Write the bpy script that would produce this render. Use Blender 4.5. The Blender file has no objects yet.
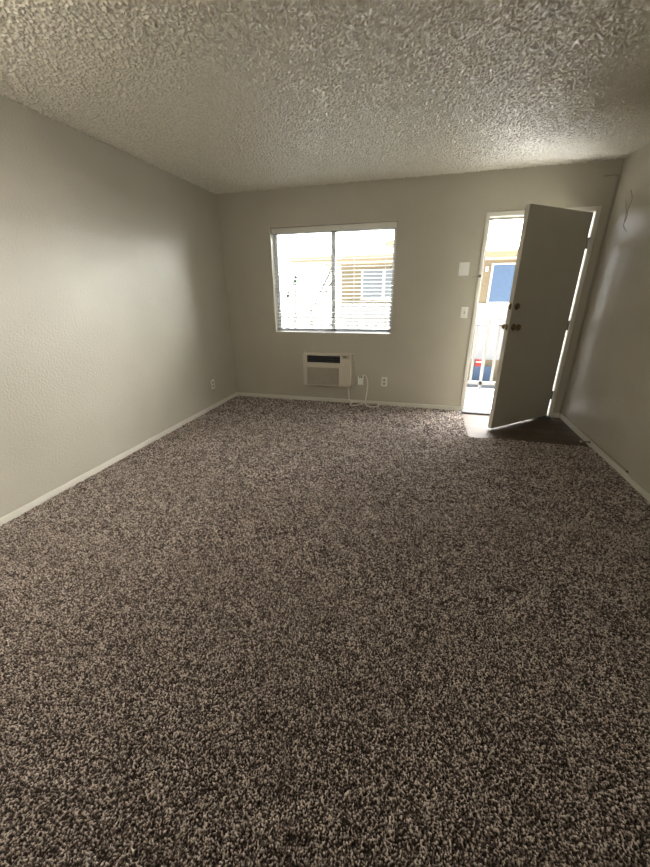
import bpy, bmesh, math, random
import numpy as np
from mathutils import Vector, Matrix

S = bpy.context.scene
COL = S.collection
PI = math.pi

# ------------------------------------------------------------------ camera
cam_d = bpy.data.cameras.new('camera')
cam = bpy.data.objects.new('camera', cam_d)
COL.objects.link(cam)
S.camera = cam
yaw, pitch, roll = -0.2642, -0.3789, -0.0104
fw = Vector((math.sin(yaw) * math.cos(pitch), math.cos(yaw) * math.cos(pitch), math.sin(pitch)))
rt = Vector((math.cos(yaw), -math.sin(yaw), 0))
up = rt.cross(fw)
r2 = rt * math.cos(roll) + up * math.sin(roll)
u2 = up * math.cos(roll) - rt * math.sin(roll)
M = Matrix((r2, u2, -fw)).transposed().to_4x4()
M.translation = Vector((2.4908, -4.4199, 1.3573))
cam.matrix_world = M
cam_d.sensor_fit = 'VERTICAL'
cam_d.sensor_height = 36
cam_d.lens = 355.157 / 867 * 36
cam_d.clip_start = 0.02
cam_d.clip_end = 300

# ------------------------------------------------------------------ view
S.view_settings.view_transform = 'Standard'
S.view_settings.look = 'None'
S.view_settings.gamma = 1
S.view_settings.exposure = 0.50
S.view_settings.use_curve_mapping = False

# ------------------------------------------------------------------ world: hazy sky, bright where the veiled sun stands
W = bpy.data.worlds.new('sky')
S.world = W
W.use_nodes = True
nt = W.node_tree
nt.nodes.clear()
out = nt.nodes.new('ShaderNodeOutputWorld')
bg = nt.nodes.new('ShaderNodeBackground')
tc = nt.nodes.new('ShaderNodeTexCoord')
dot = nt.nodes.new('ShaderNodeVectorMath'); dot.operation = 'DOT_PRODUCT'
SKYDIR = Vector((0.58, 0.79, 0.16)).normalized()
dot.inputs[1].default_value = SKYDIR
nt.links.new(tc.outputs['Generated'], dot.inputs[0])
ramp = nt.nodes.new('ShaderNodeValToRGB')
e = ramp.color_ramp.elements
e[0].position = 0.15; e[0].color = (0.022, 0.024, 0.027, 1)
e[1].position = 0.98; e[1].color = (1.0, 0.97, 0.92, 1)
m = ramp.color_ramp.elements.new(0.58); m.color = (0.50, 0.51, 0.53, 1)
nt.links.new(dot.outputs['Value'], ramp.inputs[0])
# low glare of the veiled sun over the horizon to the right, seen along the walkway
dot2 = nt.nodes.new('ShaderNodeVectorMath'); dot2.operation = 'DOT_PRODUCT'
dot2.inputs[1].default_value = Vector((math.cos(math.radians(25)), math.sin(math.radians(25)), 0.10)).normalized()
nt.links.new(tc.outputs['Generated'], dot2.inputs[0])
glow = nt.nodes.new('ShaderNodeMapRange'); glow.interpolation_type = 'SMOOTHSTEP'
glow.inputs['From Min'].default_value = 0.86; glow.inputs['From Max'].default_value = 1.0
glow.inputs['To Min'].default_value = 0.0; glow.inputs['To Max'].default_value = 0.6
nt.links.new(dot2.outputs['Value'], glow.inputs['Value'])
gcol = nt.nodes.new('ShaderNodeVectorMath'); gcol.operation = 'SCALE'; gcol.inputs[0].default_value = (1.0, 0.96, 0.90)
nt.links.new(glow.outputs[0], gcol.inputs['Scale'])
addc = nt.nodes.new('ShaderNodeVectorMath'); addc.operation = 'ADD'
nt.links.new(ramp.outputs[0], addc.inputs[0]); nt.links.new(gcol.outputs[0], addc.inputs[1])
nt.links.new(addc.outputs[0], bg.inputs[0])
bg.inputs[1].default_value = 27.0
nt.links.new(bg.outputs[0], out.inputs[0])

# ------------------------------------------------------------------ sun, high beyond the courtyard: lights the deck edge and the ground
sd = bpy.data.lights.new('sun', 'SUN')
sd.energy = 18
sd.angle = math.radians(1.5)
sd.color = (1.0, 0.96, 0.90)
sun = bpy.data.objects.new('sun', sd)
COL.objects.link(sun)
sun_dir = Vector((0.22, 0.24, 0.95)).normalized()
sun.rotation_euler = sun_dir.to_track_quat('Z', 'Y').to_euler()

# ------------------------------------------------------------------ added warm fill light, out of frame left of the camera
ld = bpy.data.lights.new('fill_light', 'POINT')
ld.energy = 36
ld.color = (1.0, 0.92, 0.80)
ld.shadow_soft_size = 0.12
fill_light = bpy.data.objects.new('fill_light', ld)
COL.objects.link(fill_light)
fill_light.location = (0.55, -3.9, 2.16)

# ================================================================== helpers
RND = random.Random(7)


def setp(o, label=None, cat=None, group=None, kind=None):
    if label: o['label'] = label
    if cat: o['category'] = cat
    if group: o['group'] = group
    if kind: o['kind'] = kind
    return o


def empty(name, loc=(0, 0, 0), rz=0.0, label=None, cat=None, group=None, kind=None):
    o = bpy.data.objects.new(name, None)
    COL.objects.link(o)
    o.location = loc
    o.rotation_euler = (0, 0, rz)
    o.empty_display_size = 0.1
    return setp(o, label, cat, group, kind)


def link(name, bm, mat, parent=None, smooth=False, label=None, cat=None, group=None, kind=None):
    me = bpy.data.meshes.new(name)
    bmesh.ops.recalc_face_normals(bm, faces=bm.faces[:])
    bm.to_mesh(me)
    bm.free()
    if smooth:
        for p in me.polygons: p.use_smooth = True
    o = bpy.data.objects.new(name, me)
    me.materials.append(mat)
    COL.objects.link(o)
    if parent: o.parent = parent
    return setp(o, label, cat, group, kind)


def box(bm, x0, x1, y0, y1, z0, z1, bev=0.0, seg=2):
    m = Matrix.Translation(((x0 + x1) / 2, (y0 + y1) / 2, (z0 + z1) / 2)) @ Matrix.Diagonal((abs(x1 - x0), abs(y1 - y0), abs(z1 - z0), 1))
    r = bmesh.ops.create_cube(bm, size=1, matrix=m)
    if bev > 0:
        es = set()
        for v in r['verts']:
            es.update(v.link_edges)
        bmesh.ops.bevel(bm, geom=list(es), offset=bev, segments=seg, affect='EDGES', profile=0.5)


def tube(bm, pts, rad, n=8, caps=True):
    pts = [Vector(p) for p in pts]
    rings = []
    prev = None
    for i, p in enumerate(pts):
        if i == 0: t = pts[1] - pts[0]
        elif i == len(pts) - 1: t = pts[-1] - pts[-2]
        else: t = pts[i + 1] - pts[i - 1]
        t.normalize()
        a = prev if prev is not None else (Vector((0, 0, 1)) if abs(t.z) < .9 else Vector((1, 0, 0)))
        s = t.cross(a).normalized()
        a2 = s.cross(t).normalized()
        prev = a2
        r = rad[i] if isinstance(rad, (list, tuple)) else rad
        rings.append([bm.verts.new(p + (s * math.cos(k * 2 * PI / n) + a2 * math.sin(k * 2 * PI / n)) * r) for k in range(n)])
    for A, B in zip(rings, rings[1:]):
        for k in range(n):
            bm.faces.new((A[k], A[(k + 1) % n], B[(k + 1) % n], B[k]))
    if caps:
        bm.faces.new(rings[0][::-1])
        bm.faces.new(rings[-1])


def lathe(bm, prof, axis_m, n=24):
    """prof: list of (radius, height) turned about local z, placed by axis_m"""
    rings = []
    for r, h in prof:
        rings.append([bm.verts.new(axis_m @ Vector((max(r, 1e-5) * math.cos(k * 2 * PI / n), max(r, 1e-5) * math.sin(k * 2 * PI / n), h))) for k in range(n)])
    for A, B in zip(rings, rings[1:]):
        for k in range(n):
            bm.faces.new((A[k], A[(k + 1) % n], B[(k + 1) % n], B[k]))
    bm.faces.new(rings[0][::-1])
    bm.faces.new(rings[-1])


def smooth_path(pts, sub=8):
    P = [Vector(p) for p in pts]
    res = []
    for i in range(len(P) - 1):
        p0 = P[max(i - 1, 0)]; p1 = P[i]; p2 = P[i + 1]; p3 = P[min(i + 2, len(P) - 1)]
        for k in range(sub):
            t = k / sub
            res.append(0.5 * ((2 * p1) + (p2 - p0) * t + (2 * p0 - 5 * p1 + 4 * p2 - p3) * t * t + (3 * p1 - p0 - 3 * p2 + p3) * t ** 3))
    res.append(P[-1])
    return res


# ------------------------------------------------------------------ materials
def mat(name, rgb, rough=0.6, spec=0.5, metal=0.0, noise=0.0, nscale=20.0, bump=0.0, bscale=100.0, bdist=0.002, detail=4.0):
    m = bpy.data.materials.new(name)
    m.use_nodes = True
    n = m.node_tree.nodes
    l = m.node_tree.links
    b = n['Principled BSDF']
    b.inputs['Base Color'].default_value = (*rgb, 1)
    b.inputs['Roughness'].default_value = rough
    b.inputs['Specular IOR Level'].default_value = spec
    b.inputs['Metallic'].default_value = metal
    t = n.new('ShaderNodeTexCoord')
    nz = n.new('ShaderNodeTexNoise')
    nz.inputs['Scale'].default_value = nscale
    nz.inputs['Detail'].default_value = detail
    l.new(t.outputs['Object'], nz.inputs['Vector'])
    r = n.new('ShaderNodeValToRGB')
    k = max(noise, 0.01)
    r.color_ramp.elements[0].color = (*[c * (1 - k) for c in rgb], 1)
    r.color_ramp.elements[1].color = (*[min(1, c * (1 + k)) for c in rgb], 1)
    r.color_ramp.elements[0].position = .3
    r.color_ramp.elements[1].position = .7
    l.new(nz.outputs['Fac'], r.inputs[0])
    l.new(r.outputs[0], b.inputs['Base Color'])
    if bump > 0:
        nb = n.new('ShaderNodeTexNoise')
        nb.inputs['Scale'].default_value = bscale
        nb.inputs['Detail'].default_value = 2
        l.new(t.outputs['Object'], nb.inputs['Vector'])
        bp = n.new('ShaderNodeBump')
        bp.inputs['Strength'].default_value = bump
        bp.inputs['Distance'].default_value = bdist
        l.new(nb.outputs['Fac'], bp.inputs['Height'])
        l.new(bp.outputs[0], b.inputs['Normal'])
    return m


WALLC = (0.475, 0.448, 0.375)
M_wall = mat('wall_paint', WALLC, rough=0.34, spec=0.5, noise=0.03, nscale=3, bump=0.65, bscale=66, bdist=0.0045)
M_ceil = mat('popcorn_ceiling_paint', (0.85, 0.81, 0.70), rough=0.13, spec=1.0, noise=0.06, nscale=60)
M_trim = mat('trim_paint', (0.70, 0.68, 0.61), rough=0.35, spec=0.5, noise=0.03, nscale=8)
M_door = mat('door_paint', (0.50, 0.485, 0.42), rough=0.40, spec=0.5, noise=0.03, nscale=4, bump=0.1, bscale=200, bdist=0.001)
M_edge = mat('door_edge_paint', (0.62, 0.60, 0.53), rough=0.4, noise=0.05, nscale=10)
M_brass = mat('aged_brass', (0.16, 0.115, 0.06), rough=0.32, metal=1.0, noise=0.15, nscale=60)
M_hinge = mat('painted_hinge_metal', (0.20, 0.17, 0.12), rough=0.4, metal=0.6, noise=0.2, nscale=80)
M_white = mat('white_plastic', (0.80, 0.80, 0.76), rough=0.35, noise=0.02)
M_dark = mat('dark_plastic', (0.03, 0.03, 0.032), rough=0.5, noise=0.1)
M_blind = mat('blind_vinyl', (0.66, 0.66, 0.65), rough=0.4, noise=0.02, nscale=5)
M_cordw = mat('ladder_cord', (0.55, 0.55, 0.56), rough=0.8, noise=0.1, nscale=200)
M_vinylframe = mat('window_frame_vinyl', (0.62, 0.62, 0.63), rough=0.4, noise=0.02)
M_alu = mat('threshold_aluminium', (0.36, 0.38, 0.40), rough=0.4, metal=0.9, noise=0.1, nscale=40)
M_strip = mat('dark_grey_vinyl_strip', (0.09, 0.095, 0.10), rough=0.8, spec=0.2)
M_black = mat('black_rubber', (0.02, 0.02, 0.02), rough=0.6, noise=0.1)
M_ac = mat('air_conditioner_beige_plastic', (0.62, 0.58, 0.49), rough=0.45, noise=0.03, nscale=10)
M_acg = mat('air_conditioner_grille_plastic', (0.43, 0.395, 0.33), rough=0.6, noise=0.05, nscale=30)
M_acd = mat('air_conditioner_louver_plastic', (0.028, 0.03, 0.035), rough=0.4, noise=0.2, nscale=30)
M_cord = mat('beige_cord', (0.74, 0.70, 0.62), rough=0.5, noise=0.05, nscale=50)
M_brick = mat('beige_stucco', (0.27, 0.215, 0.135), rough=0.9, noise=0.12, nscale=9, bump=0.4, bscale=40, bdist=0.02)
M_stucco = mat('white_stucco', (0.80, 0.79, 0.76), rough=0.9, noise=0.04, nscale=9, bump=0.3, bscale=40, bdist=0.02)
M_para = mat('parapet_paint', (0.42, 0.42, 0.41), rough=0.9, noise=0.04)
M_fascia = mat('tan_fascia_paint', (0.40, 0.31, 0.20), rough=0.7, noise=0.05)
M_fascial = mat('cream_trim_paint', (0.74, 0.66, 0.46), rough=0.7, noise=0.05)
M_roof = mat('roof_gravel', (0.66, 0.65, 0.62), rough=0.9, noise=0.15, nscale=30)
M_rail = mat('railing_paint', (0.22, 0.216, 0.205), rough=0.5, noise=0.05)
M_deck = mat('balcony_deck_coating', (0.40, 0.405, 0.42), rough=0.7, noise=0.08, nscale=6)
M_conc = mat('courtyard_concrete', (0.46, 0.455, 0.44), rough=0.9, noise=0.12, nscale=2)
M_asph = mat('asphalt', (0.14, 0.15, 0.16), rough=0.9, noise=0.15, nscale=20)
M_blue = mat('blue_paint_and_sky_reflection', (0.10, 0.16, 0.26), rough=0.5, noise=0.06, nscale=8)  # door blue, also used on a far window as painted sky reflection
M_red = mat('red_panel_paint', (0.55, 0.04, 0.03), rough=0.5, noise=0.05)
M_stair = mat('stair_tread_concrete', (0.30, 0.20, 0.13), rough=0.8, noise=0.1)
M_leaf = mat('palm_leaf', (0.10, 0.14, 0.09), rough=0.6, noise=0.2, nscale=10)
M_trunk = mat('palm_bark', (0.30, 0.25, 0.2), rough=0.9, noise=0.2, nscale=20)
M_louv = mat('window_screen_grey', (0.22, 0.24, 0.26), rough=0.5, noise=0.08)
M_chrome = mat('door_stop_metal', (0.22, 0.20, 0.16), rough=0.35, metal=1.0, noise=0.1)
M_wire = mat('painted_cable', (0.38, 0.35, 0.29), rough=0.5, noise=0.04)
M_globe = mat('frosted_fill_lamp_glass', (0.85, 0.82, 0.75), rough=0.5, noise=0.01)


def glass_mat():
    m = bpy.data.materials.new('window_glass')
    m.use_nodes = True
    n = m.node_tree.nodes; l = m.node_tree.links
    n.clear()
    o = n.new('ShaderNodeOutputMaterial')
    tr = n.new('ShaderNodeBsdfTransparent'); tr.inputs[0].default_value = (0.93, 0.95, 0.94, 1)
    gl = n.new('ShaderNodeBsdfGlossy'); gl.inputs['Roughness'].default_value = 0.02
    fr = n.new('ShaderNodeFresnel'); fr.inputs[0].default_value = 1.45
    mx = n.new('ShaderNodeMixShader')
    l.new(fr.outputs[0], mx.inputs[0]); l.new(tr.outputs[0], mx.inputs[1]); l.new(gl.outputs[0], mx.inputs[2])
    l.new(mx.outputs[0], o.inputs[0])
    return m


M_glass = glass_mat()


def carpet_mat():
    m = bpy.data.materials.new('shag_carpet')
    m.use_nodes = True
    n = m.node_tree.nodes; l = m.node_tree.links
    b = n['Principled BSDF']
    b.inputs['Roughness'].default_value = 0.9
    b.inputs['Specular IOR Level'].default_value = 0.15
    b.inputs['Sheen Weight'].default_value = 0.25
    b.inputs['Sheen Roughness'].default_value = 0.5
    at = n.new('ShaderNodeAttribute'); at.attribute_name = 'tuft'
    r = n.new('ShaderNodeValToRGB')
    cr = r.color_ramp
    cr.elements[0].position = 0.20; cr.elements[0].color = (0.030, 0.022, 0.017, 1)
    cr.elements[1].position = 0.88; cr.elements[1].color = (0.66, 0.58, 0.52, 1)
    k = cr.elements.new(0.5); k.color = (0.150, 0.116, 0.104, 1)
    l.new(at.outputs['Fac'], r.inputs[0])
    l.new(r.outputs[0], b.inputs['Base Color'])
    return m


M_carpet = carpet_mat()


def vinyl_mat():
    m = bpy.data.materials.new('dark_vinyl_plank')
    m.use_nodes = True
    n = m.node_tree.nodes; l = m.node_tree.links
    b = n['Principled BSDF']
    t = n.new('ShaderNodeTexCoord')
    br = n.new('ShaderNodeTexBrick')
    br.inputs['Color1'].default_value = (0.075, 0.055, 0.040, 1)
    br.inputs['Color2'].default_value = (0.12, 0.092, 0.07, 1)
    br.inputs['Mortar'].default_value = (0.03, 0.022, 0.018, 1)
    br.inputs['Scale'].default_value = 1.0
    br.inputs['Mortar Size'].default_value = 0.003
    br.inputs['Brick Width'].default_value = 0.6
    br.inputs['Row Height'].default_value = 0.15
    l.new(t.outputs['Object'], br.inputs['Vector'])
    mp = n.new('ShaderNodeMapping'); mp.inputs['Scale'].default_value = (3, 40, 3)
    l.new(t.outputs['Object'], mp.inputs[0])
    nz = n.new('ShaderNodeTexNoise'); nz.inputs['Scale'].default_value = 2.5; nz.inputs['Detail'].default_value = 6
    l.new(mp.outputs[0], nz.inputs['Vector'])
    mx = n.new('ShaderNodeMix'); mx.data_type = 'RGBA'; mx.blend_type = 'OVERLAY'; mx.inputs[0].default_value = 0.7
    l.new(br.outputs['Color'], mx.inputs[6]); l.new(nz.outputs['Fac'], mx.inputs[7])
    l.new(mx.outputs[2], b.inputs['Base Color'])
    b.inputs['Roughness'].default_value = 0.6
    b.inputs['Specular IOR Level'].default_value = 0.2
    bp = n.new('ShaderNodeBump'); bp.inputs['Strength'].default_value = 0.25; bp.inputs['Distance'].default_value = 0.002
    l.new(nz.outputs['Fac'], bp.inputs['Height']); l.new(bp.outputs[0], b.inputs['Normal'])
    return m


M_vinyl = vinyl_mat()

# ================================================================== room shell
RW = 4.096      # room width
RH = 2.44
RB = -6.2       # wall behind the camera
T = 0.16        # wall thickness
WX0, WX1, WZ0, WZ1 = 0.655, 2.122, 0.883, 2.057
DX0, DX1, DZ1 = 3.022, 3.978, 2.062


def holed_wall(name, xs, zs, solid, mapf):
    """grid of cells; solid(i,j) tells which are wall. mapf(u, v, w) -> point, w = 0 room side, 1 outer side"""
    bm = bmesh.new()
    V = {}
    def v(i, j, w):
        k = (i, j, w)
        if k not in V: V[k] = bm.verts.new(mapf(xs[i], zs[j], w))
        return V[k]
    nx, nz = len(xs) - 1, len(zs) - 1
    ok = lambda i, j: 0 <= i < nx and 0 <= j < nz and solid(i, j)
    for i in range(nx):
        for j in range(nz):
            if not ok(i, j): continue
            bm.faces.new((v(i, j, 0), v(i + 1, j, 0), v(i + 1, j + 1, 0), v(i, j + 1, 0)))
            bm.faces.new((v(i, j, 1), v(i, j + 1, 1), v(i + 1, j + 1, 1), v(i + 1, j, 1)))
            for (a, b, da, db) in (((i, j), (i + 1, j), 0, -1), ((i, j + 1), (i + 1, j + 1), 0, 1), ((i, j), (i, j + 1), -1, 0), ((i + 1, j), (i + 1, j + 1), 1, 0)):
                if not ok(i + da, j + db):
                    bm.faces.new((v(*a, 0), v(*b, 0), v(*b, 1), v(*a, 1)))
    return link(name, bm, M_wall, kind='structure')


holed_wall('wall_front', [-T, WX0, WX1, DX0, DX1, RW + T], [-0.25, 0, WZ0, WZ1, DZ1, RH + 0.2],
           lambda i, j: not ((i == 1 and j == 2) or (i == 3 and j in (1, 2, 3))),
           lambda u, w_, k: (u, k * T, w_))
for nm, x0, x1, y0, y1 in (('wall_left', -T, 0, RB - T, 0), ('wall_right', RW, RW + T, RB - T, 0), ('wall_back', 0, RW, RB - T, RB)):
    bm = bmesh.new(); box(bm, x0, x1, y0, y1, -0.25, RH + 0.2)
    link(nm, bm, M_wall, kind='structure')


def relief(name, xr, yr, step, z, H, rnd, material, attr=None, flip=False, kind='structure', base=0.1, jit=0.3):
    """dense surface whose heights are real geometry; H(nx, ny) -> heights array, attribute array"""
    nx = int((xr[1] - xr[0]) / step) + 1
    ny = int((yr[1] - yr[0]) / step) + 1
    xs = np.linspace(xr[0], xr[1], nx); ys = np.linspace(yr[0], yr[1], ny)
    X, Y = np.meshgrid(xs, ys)
    h, a = H(nx, ny, X, Y)
    jx = (rnd.random(X.shape) - .5) * step * jit * 2; jy = (rnd.random(X.shape) - .5) * step * jit * 2
    jx[:, 0] = jx[:, -1] = 0; jy[0, :] = jy[-1, :] = 0
    co = np.stack([X + jx, Y + jy, z + h], -1).reshape(-1, 3).astype(np.float32)
    idx = np.arange(nx * ny).reshape(ny, nx)
    q = np.stack([idx[:-1, :-1], idx[:-1, 1:], idx[1:, 1:], idx[1:, :-1]], -1).reshape(-1, 4)
    if flip: q = q[:, ::-1]
    me = bpy.data.meshes.new(name)
    me.vertices.add(len(co)); me.vertices.foreach_set('co', co.ravel())
    me.loops.add(q.size); me.loops.foreach_set('vertex_index', q.ravel().astype(np.int32))
    me.polygons.add(len(q)); me.polygons.foreach_set('loop_start', np.arange(0, q.size, 4, dtype=np.int32))
    me.polygons.foreach_set('use_smooth', np.ones(len(q), dtype=bool))
    me.update(calc_edges=True)
    if False: me.polygons.foreach_set('use_smooth', np.zeros(len(q), dtype=bool))
    if a is not None:
        t = me.attributes.new('tuft', 'FLOAT', 'POINT')
        t.data.foreach_set('value', a.ravel().astype(np.float32))
    o = bpy.data.objects.new(name, me)
    me.materials.append(material)
    COL.objects.link(o)
    return setp(o, kind=kind)


def blur(a, k):
    for _ in range(k):
        p = np.pad(a, 1, mode='edge')
        a = (p[:-2, 1:-1] + p[2:, 1:-1] + p[1:-1, :-2] + p[1:-1, 2:] + 2 * p[1:-1, 1:-1]) / 6
    return a


NR = np.random.default_rng(5)


def norm(a):
    return (a - a.mean()) / a.std()


def carpet_H(nx, ny, X, Y):
    fine = NR.random((ny, nx))
    mid = norm(blur(NR.random((ny, nx)), 1))
    big = norm(blur(NR.random((ny, nx)), 14))
    huge = norm(blur(NR.random((ny, nx)), 120))
    k = min(1.0, (X[0, 1] - X[0, 0]) / 0.0045)
    h = (0.5 + 0.5 * k) * (0.0020 * norm(fine) + 0.0042 * mid) + 0.0012 * big
    a = 0.44 + 0.24 * mid + 0.13 * norm(blur(NR.random((ny, nx)), 2)) + 0.12 * norm(fine) + 0.035 * big + 0.025 * huge
    return h, np.clip(a, 0, 1)


# subfloor slab and carpet pile with an entry of vinyl by the door
bm = bmesh.new(); box(bm, -0.0, RW, RB, 0, -0.25, -0.03)
link('subfloor', bm, M_conc, kind='structure')
EX0, EY0 = 3.015, -0.885
relief('floor', (0.0, RW), (-4.25, -3.1), 0.0019, 0.0, carpet_H, NR, M_carpet)
relief('floor.004', (0.0, RW), (-3.1, -2.2), 0.0024, 0.0, carpet_H, NR, M_carpet)
relief('floor.003', (0.0, RW), (-2.2, EY0), 0.0032, 0.0, carpet_H, NR, M_carpet)
relief('floor.002', (0.0, RW), (RB, -4.25), 0.012, 0.0, carpet_H, NR, M_carpet)
relief('floor.001', (0.0, EX0), (EY0, 0.0), 0.0045, 0.0, carpet_H, NR, M_carpet)
bm = bmesh.new(); box(bm, EX0, RW, EY0, 0.0, -0.03, -0.008)
link('floor_entry', bm, M_vinyl, kind='structure')


def ceil_H(nx, ny, X, Y):
    a = norm(blur(NR.random((ny, nx)), 1))
    b = norm(blur(NR.random((ny, nx)), 4))
    h = -0.0033 * np.clip(a, -0.5, 2.4) - 0.0010 * np.clip(b, -0.8, 2)
    return h, None


bm = bmesh.new(); box(bm, 0, RW, RB, 0, RH + 0.01, RH + 0.2)
link('ceiling', bm, M_ceil, kind='structure')
relief('ceiling_texture.001', (0, RW), (RB, -3.1), 0.012, RH, ceil_H, NR, M_ceil, flip=True)
relief('ceiling_texture', (0, RW), (-3.1, 0), 0.0042, RH, ceil_H, NR, M_ceil, flip=True)

# baseboards
BB = 0.048
def baseboard(name, x0, x1, y0, y1):
    bm = bmesh.new(); box(bm, x0, x1, y0, y1, -0.008, BB, 0.003)
    link(name, bm, M_trim, kind='structure')
baseboard('baseboard_left', 0, 0.012, RB, 0)
baseboard('baseboard_front', 0.012, 3.003, -0.012, 0)
baseboard('baseboard_front.001', 4.004, RW - 0.012, -0.012, 0)
baseboard('baseboard_right', RW - 0.012, RW, RB, 0)
baseboard('baseboard_back', 0.012, RW - 0.012, RB, RB + 0.012)

# door casing and frame
JX0, JX1, JZ = 3.042, 3.962, 2.042
bm = bmesh.new()
box(bm, 3.003, 3.040, -0.012, 0.0, -0.008, 2.083, 0.003)
box(bm, 3.966, 4.004, -0.012, 0.0, -0.008, 2.083, 0.003)
box(bm, 3.003, 4.004, -0.0125, 0.0, 2.045, 2.083, 0.003)
link('trim_1', bm, M_trim, kind='structure')
bm = bmesh.new()
box(bm, DX0, JX0, 0.0, T, 0.0, JZ)
box(bm, JX1, DX1, 0.0, T, 0.0, JZ)
box(bm, DX0, DX1, 0.0, T, JZ, DZ1)
box(bm, JX0, JX0 + 0.014, 0.055, 0.095, 0.0, JZ)
box(bm, JX1 - 0.014, JX1, 0.055, 0.095, 0.0, JZ)
box(bm, JX0, JX1, 0.055, 0.095, JZ - 0.014, JZ)
link('trim_2', bm, M_trim, kind='structure')
bm = bmesh.new()
box(bm, JX0, JX0 + 0.010, 0.048, 0.055, 0.02, JZ - 0.014)
box(bm, JX0, JX1, 0.048, 0.055, JZ - 0.022, JZ - 0.014)
link('weatherstrip', bm, M_black, label='thin black weatherstrip inside the left jamb of the open door', cat='weatherstrip')
bm = bmesh.new()
box(bm, JX0, JX1, -0.012, T, -0.008, 0.010, 0.003)
box(bm, JX0, JX1, 0.05, 0.10, 0.010, 0.022, 0.004)
link('threshold', bm, M_alu, label='grey metal threshold under the open front door', cat='threshold')
bm = bmesh.new(); box(bm, JX0 - 0.03, JX1 + 0.02, -0.100, -0.0125, -0.008, 0.010, 0.003)
link('floor_transition_strip', bm, M_strip, label='dark grey flat strip in front of the door threshold', cat='floor strip')
bm = bmesh.new(); box(bm, DX0, DX1, 0, T, -0.25, -0.008)
link('sill_plate', bm, M_conc, kind='structure')

# ------------------------------------------------------------------ window
win = empty('window_1', ((WX0 + WX1) / 2, T, WZ0), kind='structure')
def wl(bm, x0, x1, y0, y1, z0, z1, bev=0.002):   # local to the window
    box(bm, x0 - (WX0 + WX1) / 2, x1 - (WX0 + WX1) / 2, y0 - T, y1 - T, z0 - WZ0, z1 - WZ0, bev)
MX = 1.39
bm = bmesh.new()
y0, y1 = 0.095, 0.155
wl(bm, WX0, WX0 + 0.018, y0, y1, WZ0, WZ1); wl(bm, WX1 - 0.018, WX1, y0, y1, WZ0, WZ1)
wl(bm, WX0, WX1, y0, y1, WZ1 - 0.03, WZ1); wl(bm, WX0, WX1, y0, y1, WZ0, WZ0 + 0.014)
link('window_frame', bm, M_vinylframe, win)
for (a, b, yy) in ((WX0 + 0.018, MX + 0.025, 0.105), (MX - 0.025, WX1 - 0.018, 0.128)):
    bm = bmesh.new()
    zz0, zz1 = WZ0 + 0.014, WZ1 - 0.03
    sl, sr = (0.022, 0.05) if a < 1 else (0.05, 0.022)
    wl(bm, a, a + sl, yy, yy + 0.02, zz0, zz1); wl(bm, b - sr, b, yy, yy + 0.02, zz0, zz1)
    wl(bm, a, b, yy, yy + 0.02, zz0, zz0 + 0.018); wl(bm, a, b, yy, yy + 0.02, zz1 - 0.03, zz1)
    s = link('sash', bm, M_vinylframe, win)
    bm = bmesh.new()
    wl(bm, a + sl - 0.002, b - sr + 0.002, yy + 0.008, yy + 0.012, zz0 + 0.016, zz1 - 0.028, 0)
    link('pane', bm, M_glass, s)
bm = bmesh.new()
wl(bm, WX0 + 0.001, WX1 - 0.001, 0.003, 0.095, WZ0, WZ0 + 0.008)
link('window_sill', bm, M_trim, win)

# ------------------------------------------------------------------ blind
bl = empty('window_blind', ((WX0 + WX1) / 2, 0.05, WZ1 - 0.05), label='white two-inch horizontal slat blind lowered and open inside the window', cat='blind')
BX0, BX1 = WX0 + 0.012, WX1 - 0.012
def bx_(bm, x0, x1, y0, y1, z0, z1, bev=0.0):
    box(bm, x0 - (WX0 + WX1) / 2, x1 - (WX0 + WX1) / 2, y0 - 0.05, y1 - 0.05, z0 - (WZ1 - 0.05), z1 - (WZ1 - 0.05), bev)
bm = bmesh.new(); bx_(bm, BX0, BX1, 0.028, 0.078, WZ1 - 0.048, WZ1 - 0.004, 0.003)
link('headrail', bm, M_blind, bl)
bm = bmesh.new(); bx_(bm, BX0 - 0.004, BX1 + 0.004, 0.014, 0.022, WZ1 - 0.060, WZ1 - 0.002, 0.003)
link('valance', bm, M_trim, bl)
n_s = 25
ztop, zbot = WZ1 - 0.085, WZ0 + 0.065
for i in range(n_s):
    z = ztop + (zbot - ztop) * i / (n_s - 1)
    bm = bmesh.new()
    # slightly crowned, slightly tilted slat
    a = math.radians(8 + RND.uniform(-1.2, 1.2))
    rows = []
    for k in range(6):
        u = -0.024 + 0.048 * k / 5
        crown = 0.0018 * (1 - (u / 0.024) ** 2)
        yy = 0.055 + u * math.cos(a) - 0.05
        zz = z + u * math.sin(a) + crown - (WZ1 - 0.05)
        rows.append((yy, zz))
    cx = (WX0 + WX1) / 2
    top = [[bm.verts.new((x - cx, r[0], r[1] + 0.002)) for r in rows] for x in (BX0, BX1)]
    bot = [[bm.verts.new((x - cx, r[0], r[1] - 0.002)) for r in rows] for x in (BX0, BX1)]
    for k in range(5):
        bm.faces.new((top[0][k], top[1][k], top[1][k + 1], top[0][k + 1]))
        bm.faces.new((bot[0][k], bot[0][k + 1], bot[1][k + 1], bot[1][k]))
    for k in (0, 5):
        bm.faces.new((top[0][k], bot[0][k], bot[1][k], top[1][k]))
    for e_ in (0, 1):
        bm.faces.new([*top[e_]] + [*bot[e_][::-1]])
    link('slat', bm, M_blind, bl)
bm = bmesh.new(); bx_(bm, BX0, BX1, 0.032, 0.078, WZ0 + 0.036, WZ0 + 0.048, 0.003)
link('bottom_rail', bm, M_louv, bl)
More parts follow.
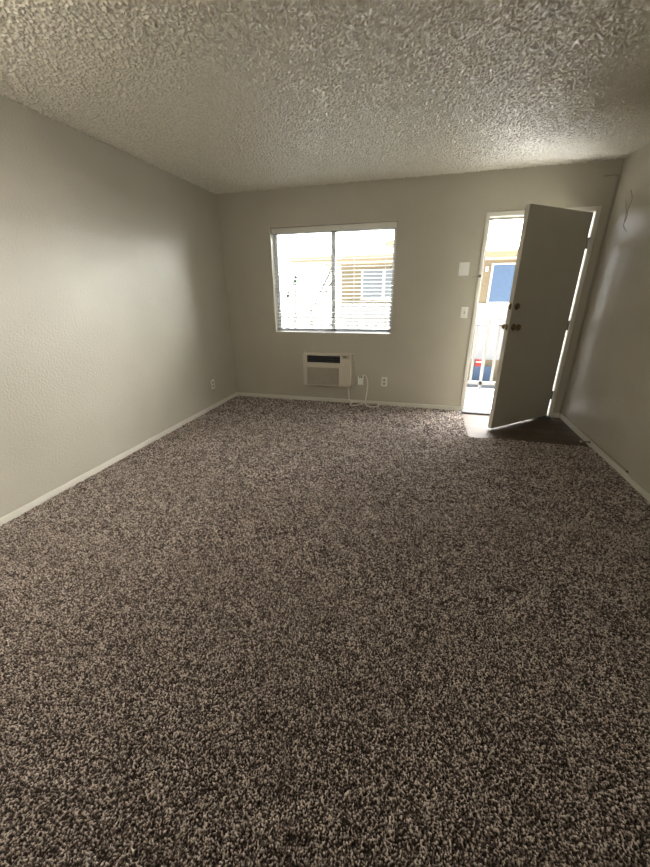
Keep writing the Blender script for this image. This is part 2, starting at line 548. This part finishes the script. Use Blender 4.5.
for lx in (WX0 + 0.10, WX0 + 0.47, MX + 0.02, WX1 - 0.47, WX1 - 0.11):
    bm = bmesh.new()
    for yy in (0.029, 0.081):
        tube(bm, [(lx - (WX0 + WX1) / 2, yy - 0.05, WZ0 + 0.04 - WZ1 + 0.05), (lx - (WX0 + WX1) / 2, yy - 0.05, 0.0)], 0.0013, 6)
    link('ladder_cord', bm, M_cordw, bl)
bm = bmesh.new()
tube(bm, [(WX0 + 0.055 - (WX0 + WX1) / 2, -0.032, -0.01), (WX0 + 0.058 - (WX0 + WX1) / 2, -0.034, -0.72)], 0.004, 8)
link('tilt_wand', bm, M_cordw, bl)

# ================================================================== front door
PHI = math.atan2(-0.623, -0.703)          # leaf direction from the hinge
d1 = empty('door_1', (3.957, -0.006, 0.012), PHI, kind='structure')
LW, LT, LH = 0.925, 0.044, 2.018
# local x along leaf from the hinge; room face is local y>0 side
bm = bmesh.new(); box(bm, 0.013, LW, -LT, 0, 0, LH, 0.002)
leaf = link('door_leaf', bm, M_door, d1)
bm = bmesh.new(); box(bm, LW - 0.001, LW + 0.0015, -LT + 0.002, -0.002, 0.002, LH - 0.002)
link('latch_edge', bm, M_edge, d1, label='lighter painted latch edge')
for hz, nm in ((1.765, 0), (1.0, 0), (0.25, 0)):
    bm = bmesh.new()
    tube(bm, [(0.004, 0.004, hz - 0.055), (0.004, 0.004, hz + 0.045)], 0.007, 10)
    box(bm, 0.010, 0.0165, -LT + 0.004, 0.002, hz - 0.05, hz + 0.04)
    box(bm, -0.004, 0.012, -0.004, 0.004, hz - 0.05, hz - 0.02)
    box(bm, -0.004, 0.012, -0.004, 0.004, hz + 0.01, hz + 0.04)
    link('hinge', bm, M_hinge, d1)
def turned(prof, cx, cz, side):
    # axis along local y, side +1 room face, -1 outer face
    rot = Matrix.Rotation(-PI / 2 if side > 0 else PI / 2, 4, 'X')
    base = Matrix.Translation((cx, 0 if side > 0 else -LT, cz))
    return base @ rot
KX, KZ = 0.862, 1.020
for side in (1, -1):
    bm = bmesh.new()
    lathe(bm, [(0.033, 0.0), (0.033, 0.004), (0.028, 0.010), (0.014, 0.013), (0.012, 0.030), (0.022, 0.036), (0.029, 0.046), (0.030, 0.054), (0.026, 0.064), (0.014, 0.069), (0, 0.070)], turned(None, KX, KZ, side))
    link('door_knob', bm, M_brass, d1, smooth=True)
bm = bmesh.new()
lathe(bm, [(0.031, 0.0), (0.031, 0.005), (0.026, 0.012), (0.012, 0.013), (0, 0.0135)], turned(None, KX + 0.003, KZ + 0.185, 1))
box(bm, KX - 0.003, KX + 0.009, 0.012, 0.030, KZ + 0.167, KZ + 0.203, 0.003)
link('deadbolt', bm, M_brass, d1, smooth=False)
bm = bmesh.new()
lathe(bm, [(0.030, 0.0), (0.030, 0.008), (0.024, 0.018), (0, 0.019)], turned(None, KX + 0.003, KZ + 0.185, -1))
link('lock_cylinder', bm, M_brass, d1)
for z, h in ((KZ, 0.05), (KZ + 0.185, 0.05)):
    bm = bmesh.new(); box(bm, LW + 0.0012, LW + 0.003, -LT / 2 - 0.0115, -LT / 2 + 0.0115, z - h / 2, z + h / 2, 0.0005)
    box(bm, LW + 0.002, LW + 0.010, -LT / 2 - 0.006, -LT / 2 + 0.006, z - 0.010, z + 0.010, 0.001)
    link('latch', bm, M_brass, d1)

# ================================================================== small things on the walls
def outlet(loc, rz, label, switch=False):
    t = empty('light_switch' if switch else 'power_outlet', loc, rz, label=label, cat='light switch' if switch else 'outlet')
    bm = bmesh.new(); box(bm, -0.036, 0.036, -0.006, 0, -0.058, 0.058, 0.0025)
    link('cover_plate', bm, M_white, t)
    if switch:
        bm = bmesh.new(); box(bm, -0.006, 0.006, -0.008, -0.005, -0.014, 0.014, 0.001)
        box(bm, -0.004, 0.004, -0.018, -0.006, -0.003, 0.010, 0.001)
        link('toggle', bm, M_acg, t)
    else:
        for dz in (-0.024, 0.020):
            bm = bmesh.new()
            box(bm, -0.016, 0.016, -0.0085, -0.005, dz - 0.014, dz + 0.014, 0.003)
            s = link('socket', bm, M_acg, t)
            bm = bmesh.new()
            for dx in (-0.007, 0.007): box(bm, dx - 0.0015, dx + 0.0015, -0.0092, -0.0083, dz - 0.002, dz + 0.008)
            box(bm, -0.0025, 0.0025, -0.0092, -0.0083, dz - 0.010, dz - 0.005)
            link('slots', bm, M_dark, s)
    for dz in ((-0.03, 0.03) if switch else (-0.002,)):
        bm = bmesh.new(); lathe(bm, [(0.003, 0), (0.0025, 0.0012)], Matrix.Translation((0, -0.006, dz)) @ Matrix.Rotation(PI / 2, 4, 'X'), 8)
        link('screw', bm, M_acg, t)
    return t


outlet((2.072, 0, 0.306), 0, 'white duplex outlet on the window wall right of the plugged-in cord')
outlet((1.774, 0, 0.306), 0, 'white outlet beside the air conditioner with its plug in it')
outlet((0, -0.573, 0.30), PI / 2, 'white duplex outlet on the left wall near the corner')
outlet((2.912, 0, 1.131), 0, 'white toggle light switch beside the front door frame', True)
t = empty('blank_cover_plate', (2.853, 0, 1.572), 0, label='blank square white cover plate above the light switch', cat='wall plate')
bm = bmesh.new(); box(bm, -0.052, 0.052, -0.008, 0, -0.066, 0.066, 0.003); link('plate', bm, M_white, t)
for dx in (-0.03, 0.03):
    bm = bmesh.new(); lathe(bm, [(0.003, 0), (0.0025, 0.0012)], Matrix.Translation((dx, -0.008, 0)) @ Matrix.Rotation(PI / 2, 4, 'X'), 8)
    link('screw', bm, M_acg, t)
t = empty('door_chain_guard', (2.985, 0, 1.50), 0, label='small brass chain guard on the wall beside the door casing', cat='door chain')
bm = bmesh.new(); box(bm, 0.020, 0.052, -0.020, -0.0125, -0.014, 0.014, 0.002); link('catch', bm, M_chrome, t)
bm = bmesh.new()
for k in range(6):
    tube(bm, [(0.020 - k * 0.011 + 0.006 * math.cos(a), -0.010 + (0.004 * math.sin(a) if k % 2 else 0), -0.002 * k + (0 if k % 2 else 0.004 * math.sin(a))) for a in np.linspace(0, 2 * PI, 9)], 0.0013, 5)
link('chain', bm, M_chrome, t)

# ------------------------------------------------------------------ air conditioner
AX0, AX1, AZ0, AZ1 = 1.045, 1.660, 0.237, 0.643
ac = empty('wall_air_conditioner', ((AX0 + AX1) / 2, 0, AZ0), label='beige through-wall air conditioner mounted low under the window', cat='air conditioner')
ax = (AX0 + AX1) / 2
def ab(bm, x0, x1, y0, y1, z0, z1, bev=0.0):
    box(bm, x0 - ax, x1 - ax, y0, y1, z0 - AZ0, z1 - AZ0, bev)
bm = bmesh.new(); ab(bm, AX0 + 0.008, AX1 - 0.008, -0.085, 0.0, AZ0 + 0.006, AZ1 - 0.006, 0.004); link('casing', bm, M_ac, ac)
# front face as a frame around the louvre opening
bm = bmesh.new()
fy0, fy1 = -0.112, -0.080
lx0, lx1, lz0, lz1 = 1.098, 1.527, 0.533, 0.620
gx0, gx1, gz0, gz1 = 1.080, 1.516, 0.252, 0.474
ab(bm, AX0, AX1, fy0, fy1, lz1, AZ1, 0.004)
ab(bm, AX0, lx0, fy0, fy1, AZ0, lz1 + 0.002, 0.004)
ab(bm, lx1, AX1, fy0, fy1, AZ0, lz1 + 0.002, 0.004)
ab(bm, gx1 - 0.001, lx1 + 0.002, fy0, fy1, AZ0 + 0.002, lz0 - 0.01, 0.001)
ab(bm, lx0 - 0.002, lx1 + 0.002, fy0, fy1, gz1, lz0, 0.004)
ab(bm, AX0, lx1 + 0.002, fy0, fy1, AZ0, gz0, 0.004)
link('front_panel', bm, M_ac, ac)
bm = bmesh.new()
ab(bm, gx0, gx1, fy0 + 0.006, fy1, gz0 - 0.002, gz1 + 0.002)
for k in range(30):
    z = gz0 + 0.004 + k * (gz1 - gz0 - 0.006) / 29
    ab(bm, gx0 + 0.004, gx1 - 0.004, fy0 + 0.001, fy0 + 0.008, z - 0.002, z + 0.002)
link('intake_grille', bm, M_acg, ac)
bm = bmesh.new()
ab(bm, lx0, lx1, -0.086, -0.082, lz0, lz1)
for k in range(3):
    z = lz0 + 0.018 + k * 0.024
    ab(bm, lx0, lx1, -0.104, -0.088, z - 0.001, z + 0.001)
for k in range(15):
    x = lx0 + 0.014 + k * 0.0285
    ab(bm, x - 0.001, x + 0.001, -0.100, -0.086, lz0, lz1)
link('air_louvers', bm, M_acd, ac)
bm = bmesh.new()
ab(bm, 1.540, 1.650, fy0 - 0.002, fy0 + 0.002, 0.590, 0.632, 0.001)
cp = link('control_panel', bm, M_acg, ac)
bm = bmesh.new(); ab(bm, 1.562, 1.604, fy0 - 0.0035, fy0 - 0.0015, 0.609, 0.621); ab(bm, 1.610, 1.622, fy0 - 0.0035, fy0 - 0.0015, 0.611, 0.619)
link('display', bm, M_dark, cp)
for dx in (1.550, 1.630):
    bm = bmesh.new(); ab(bm, dx - 0.006, dx + 0.012, fy0 - 0.005, fy0 - 0.0015, 0.604, 0.614, 0.001); link('button', bm, M_white, cp)
bm = bmesh.new(); ab(bm, 1.542, 1.650, fy0 - 0.0015, fy0 + 0.001, 0.252, 0.578, 0.0008); link('control_door', bm, M_ac, ac)
bm = bmesh.new(); ab(bm, AX1 - 0.008, AX1 + 0.034, -0.020, 0, AZ0 - 0.026, AZ1 - 0.004, 0.002); ab(bm, AX0 - 0.012, AX0 + 0.008, -0.012, 0, AZ0 - 0.008, AZ1 + 0.008, 0.002)
ab(bm, AX0 - 0.012, AX1 + 0.034, -0.018, 0, AZ1 - 0.014, AZ1 - 0.002, 0.002)
link('wall_sleeve_trim', bm, M_ac, ac)
# plug and cord
bm = bmesh.new(); ab(bm, 1.752, 1.798, -0.050, -0.009, 0.268, 0.350, 0.004); pg = link('power_plug', bm, M_white, ac)
bm = bmesh.new(); ab(bm, 1.757, 1.767, -0.040, -0.020, 0.3495, 0.362, 0.002); ab(bm, 1.780, 1.796, -0.042, -0.018, 0.3495, 0.366, 0.002); link('cord_grip', bm, M_dark, pg)
cord_pts = [(1.790, -0.030, 0.362), (1.805, -0.033, 0.382), (1.840, -0.04, 0.378), (1.868, -0.045, 0.32), (1.872, -0.05, 0.24), (1.860, -0.045, 0.14), (1.848, -0.04, 0.06), (1.835, -0.05, 0.037),
            (1.79, -0.17, 0.037), (1.73, -0.22, 0.037), (1.68, -0.19, 0.037), (1.69, -0.06, 0.037), (1.76, -0.045, 0.037), (1.83, -0.06, 0.037), (1.90, -0.19, 0.037), (1.97, -0.22, 0.037), (2.03, -0.17, 0.037),
            (2.01, -0.05, 0.037), (1.93, -0.05, 0.037), (1.84, -0.075, 0.042), (1.72, -0.055, 0.037), (1.645, -0.040, 0.05), (1.628, -0.040, 0.14), (1.622, -0.042, 0.213)]
bm = bmesh.new()
tube(bm, [(p[0] - ax, p[1], p[2] - AZ0) for p in smooth_path(cord_pts, 8)], 0.0075, 8)
link('power_cord', bm, M_cord, ac, smooth=True)

# ------------------------------------------------------------------ door stop, cable in the corner
t = empty('door_stop', (RW - 0.012, -0.835, 0.030), 0, label='metal door stop sticking out of the right baseboard', cat='door stop')
Rx = Matrix.Rotation(-PI / 2, 4, 'Y')
bm = bmesh.new(); lathe(bm, [(0.013, 0), (0.013, 0.003), (0.006, 0.006), (0.0045, 0.012)], Rx, 16); link('base', bm, M_chrome, t, smooth=True)
bm = bmesh.new()
tube(bm, [(-0.010 - 0.058 * k / 120, 0.006 * math.cos(k * 0.62), 0.006 * math.sin(k * 0.62)) for k in range(121)], 0.0016, 6)
link('spring', bm, M_chrome, t, smooth=True)
bm = bmesh.new(); lathe(bm, [(0.006, 0.066), (0.0085, 0.068), (0.0085, 0.078), (0.006, 0.081), (0, 0.081)], Rx, 16); link('tip', bm, M_white, t, smooth=True)

t = empty('wall_cable', (RW, 0, 0), 0, label='thin painted cable down the right corner and along the baseboard top', cat='cable')
bm = bmesh.new()
pts = [(-0.13, -0.006, 2.318), (-0.09, -0.006, 2.320), (-0.045, -0.006, 2.322), (-0.022, -0.008, 2.310), (-0.016, -0.008, 2.25), (-0.018, -0.008, 1.6), (-0.016, -0.008, 0.9), (-0.018, -0.008, 0.12), (-0.012, -0.03, 0.062), (-0.008, -0.15, 0.057), (-0.0075, -0.6, 0.058), (-0.0075, -1.1, 0.057), (-0.0075, -1.50, 0.060)]
tube(bm, smooth_path(pts, 6), 0.0055, 8)
link('cable', bm, M_wire, t, smooth=True)
bm = bmesh.new(); tube(bm, [(-0.0085, -1.495, 0.060), (-0.012, -1.512, 0.064), (-0.022, -1.530, 0.078)], [0.007, 0.006, 0.003], 10); link('connector', bm, M_black, t, label='black cable end')

# scuff on right wall
t = empty('wall_scuff', (RW, -0.33, 2.0), 0, label='dark squiggly scratch high on the right wall behind the open door', cat='scratch')
bm = bmesh.new()
tube(bm, smooth_path([(-0.0005, -0.092, -0.19), (-0.0005, -0.02, -0.15), (-0.0005, 0.004, -0.118), (-0.0005, -0.014, -0.07), (-0.0005, -0.002, -0.014), (-0.0005, -0.027, 0.054), (-0.0005, 0.0, 0.10), (-0.0005, 0.041, 0.14)], 5), 0.0022, 5)
tube(bm, smooth_path([(-0.0005, 0.087, 0.076), (-0.0005, 0.05, 0.02), (-0.0005, 0.02, -0.03), (-0.0005, 0.004, -0.118)], 5), 0.0018, 5)
link('scratch', bm, M_hinge, t)

# ------------------------------------------------------------------ unseen lamp base, added above the fill light
t = empty('fill_lamp', (0.55, -3.9, RH), 0, label='round lamp base added for the fill light, out of frame left of the camera', cat='lamp')
bm = bmesh.new(); lathe(bm, [(0.16, -0.03), (0.165, -0.028), (0.165, -0.006), (0.15, 0.0)], Matrix.Identity(4), 32); link('fill_lamp_base', bm, M_white, t, smooth=True)

# ================================================================== outside: our walkway
bm = bmesh.new(); box(bm, -3.0, 8.0, T, 1.36, -0.25, -0.045)
link('walkway_deck', bm, M_deck, kind='structure')
bm = bmesh.new(); box(bm, -3.0, 8.0, T, 0.80, 2.62, 2.80)
link('walkway_roof', bm, M_stucco, kind='structure')
rl = empty('balcony_railing', (3.39, 1.3, -0.045), 0, label='pale metal balcony railing outside the door and window', cat='railing')
def rb(nm, x0, x1, y0, y1, z0, z1, m=M_rail, bev=0.0):
    bm = bmesh.new(); box(bm, x0 - 3.39, x1 - 3.39, y0 - 1.3, y1 - 1.3, z0 + 0.045, z1 + 0.045, bev)
    return link(nm, bm, m, rl)
rb('top_rail', -2.9, 7.9, 1.285, 1.315, 0.972, 0.990)
rb('middle_rail', -2.9, 7.9, 1.29, 1.31, 0.885, 0.900)
rb('bottom_rail', -2.9, 7.9, 1.28, 1.32, 0.030, 0.075)
k = 0
x = -2.468
while x < 7.9:
    if k % 10 == 0: rb('post', x - 0.02, x + 0.02, 1.28, 1.32, -0.045, 1.005)
    else: rb('picket', x - 0.018, x + 0.018, 1.29, 1.31, 0.03, 0.90)
    x += 0.1465; k += 1

# ================================================================== outside: the building across the courtyard
GZ = -2.65
bm = bmesh.new(); box(bm, -40, 50, T, 60, GZ - 0.2, GZ)
link('courtyard_ground', bm, M_conc, kind='structure')
bm = bmesh.new(); box(bm, 3.0, 12.0, 11.0, 13.44, GZ, GZ + 0.01)
link('asphalt_strip', bm, M_asph, kind='structure')
FY = 13.5
b = empty('apartment_building', (3.0, FY, GZ), 0, label='beige two-storey apartment block with flat roof across the courtyard', cat='building')
def bb(nm, x0, x1, y0, y1, z0, z1, m, parent=None, bev=0.0, **k):
    bm = bmesh.new()
    if parent is None:
        box(bm, x0 - 3.0, x1 - 3.0, y0 - FY, y1 - FY, z0 - GZ, z1 - GZ, bev)
    else:
        box(bm, x0 - 3.0, x1 - 3.0, y0 - FY, y1 - FY, z0 - GZ, z1 - GZ, bev)
    return link(nm, bm, m, parent or b, **k)
bb('upper_wall', -1.5, 12, FY, FY + 7, 0.80, 2.64, M_brick)
bb('roof_slab', -3.85, 12.3, FY - 0.45, FY + 7.3, 2.66, 2.84, M_fascia)
bb('roof_trim', -3.95, 12.4, FY - 0.55, FY + 7.4, 2.84, 2.92, M_fascial)
bb('wall_trim', -1.5, 12, FY - 0.06, FY - 0.0, 2.56, 2.655, M_fascial)
bb('balcony_parapet', -1.5, 12, FY - 0.12, FY, -1.60, 0.78, M_para)
bb('lower_wall', -1.5, 12, FY + 0.02, FY + 6.9, GZ, -1.58, M_brick)
bb('post', -3.20, -3.08, FY - 0.40, FY - 0.28, GZ, 2.67, M_stucco)
bb('post', -2.55, -2.48, FY - 0.1, FY - 0.03, 2.0, 2.67, M_stucco)
w = bb('window', -0.51, 1.60, FY - 0.05, FY + 0.0, 0.99, 2.30, M_stucco)
for x0, x1 in ((-0.43, 0.47), (0.60, 1.52)):
    bb('pane', x0, x1, FY - 0.06, FY - 0.045, 1.06, 2.24, M_louv, w)
w = bb('window', 5.06, 6.70, FY - 0.05, FY, 0.80, 2.42, M_stucco)
bb('pane', 5.14, 6.62, FY - 0.06, FY - 0.045, 0.89, 2.35, M_blue, w)  # reflected sky put into the pane as flat blue
bb('wall_lamp', 4.83, 4.93, FY - 0.12, FY - 0.0, 2.10, 2.30, M_stucco)
for x0, x1 in ((4.93, 5.26), (5.36, 5.80)):
    bb('blue_door', x0, x1, FY - 0.05, FY + 0.03, GZ, -1.93, M_blue)
bb('red_sign', 4.97, 5.25, FY - 0.08, FY + 0.03, -1.93, -1.60, M_red)
bb('sign_stripe', 4.97, 5.25, FY - 0.085, FY - 0.078, -1.76, -1.70, M_stucco)
bb('vent_pipe', -0.20, -0.12, FY + 0.3, FY + 0.38, 2.9, 3.12, M_roof)
bb('rooftop_unit', 0.2, 2.4, FY + 3, FY + 4.4, 3.55, 3.80, M_fascia)
bb('rooftop_stand', 0.6, 2.0, FY + 3.2, FY + 4.2, 2.9, 3.56, M_stucco)

# stairs across the courtyard
st = empty('staircase', (-3.6 - 3.0, 0.6, 0), 0)
st.parent = b
n_t = 17
for i in range(n_t):
    f = i / (n_t - 1)
    x = -4.6 + 2.55 * f; z = GZ + 0.2 + (2.62 - 0.35 - GZ - 0.2) * f
    bm = bmesh.new(); box(bm, x + 3.6 - 0.14, x + 3.6 + 0.14, -0.5, 0.5, z - GZ - 0.03, z - GZ + 0.03)
    link('tread', bm, M_stair, st)
for yy in (-0.55, 0.55):
    bm = bmesh.new()
    tube(bm, [(-4.7 + 3.6, yy, 0.1), (-2.0 + 3.6, yy, 2.62 - 0.35 - GZ)], 0.05, 6); link('stringer', bm, M_rail, st)
    bm = bmesh.new()
    tube(bm, [(-4.7 + 3.6, yy, 1.0), (-2.0 + 3.6, yy, 2.9 - GZ)], 0.025, 6); link('handrail', bm, M_rail, st)

# palms far away
def palm(x, y, h, r, label):
    t = empty('palm_tree', (x, y, GZ), 0, label=label, cat='tree', group='palms beyond the courtyard')
    bm = bmesh.new(); tube(bm, [(-0.35, 0, 0), (-0.12, 0, h * .5), (0, 0, h)], [0.13, 0.10, 0.08], 8); link('trunk', bm, M_trunk, t, smooth=True)
    for k in range(16):
        a = k * 2.4; el = 0.9 - 1.5 * (k / 16)
        P = []
        for s in range(6):
            q = s / 5
            P.append(Vector((math.cos(a) * r * q * math.cos(el * (1 - q)), math.sin(a) * r * q * math.cos(el * (1 - q)), h + r * math.sin(el) * q - 0.5 * r * q * q)))
        bm = bmesh.new()
        side = Vector((-math.sin(a), math.cos(a), 0))
        for s in range(5):
            wd0 = 0.16 * r * math.sin(PI * (s / 5) * .9 + .25); wd1 = 0.16 * r * math.sin(PI * ((s + 1) / 5) * .9 + .25)
            for sg in (-1, 1):
                dn = Vector((0, 0, -0.05 * r))
                v = [bm.verts.new(p) for p in (P[s], P[s + 1], P[s + 1] + side * wd1 * sg + dn, P[s] + side * wd0 * sg + dn)]
                bm.faces.new(v)
        link('frond', bm, M_leaf, t)
palm(-6.7, 22, 5.0, 0.62, 'taller palm tree seen through the left half of the blind')
palm(-8.4, 25, 4.0, 0.60, 'shorter palm tree left of and below the taller one')
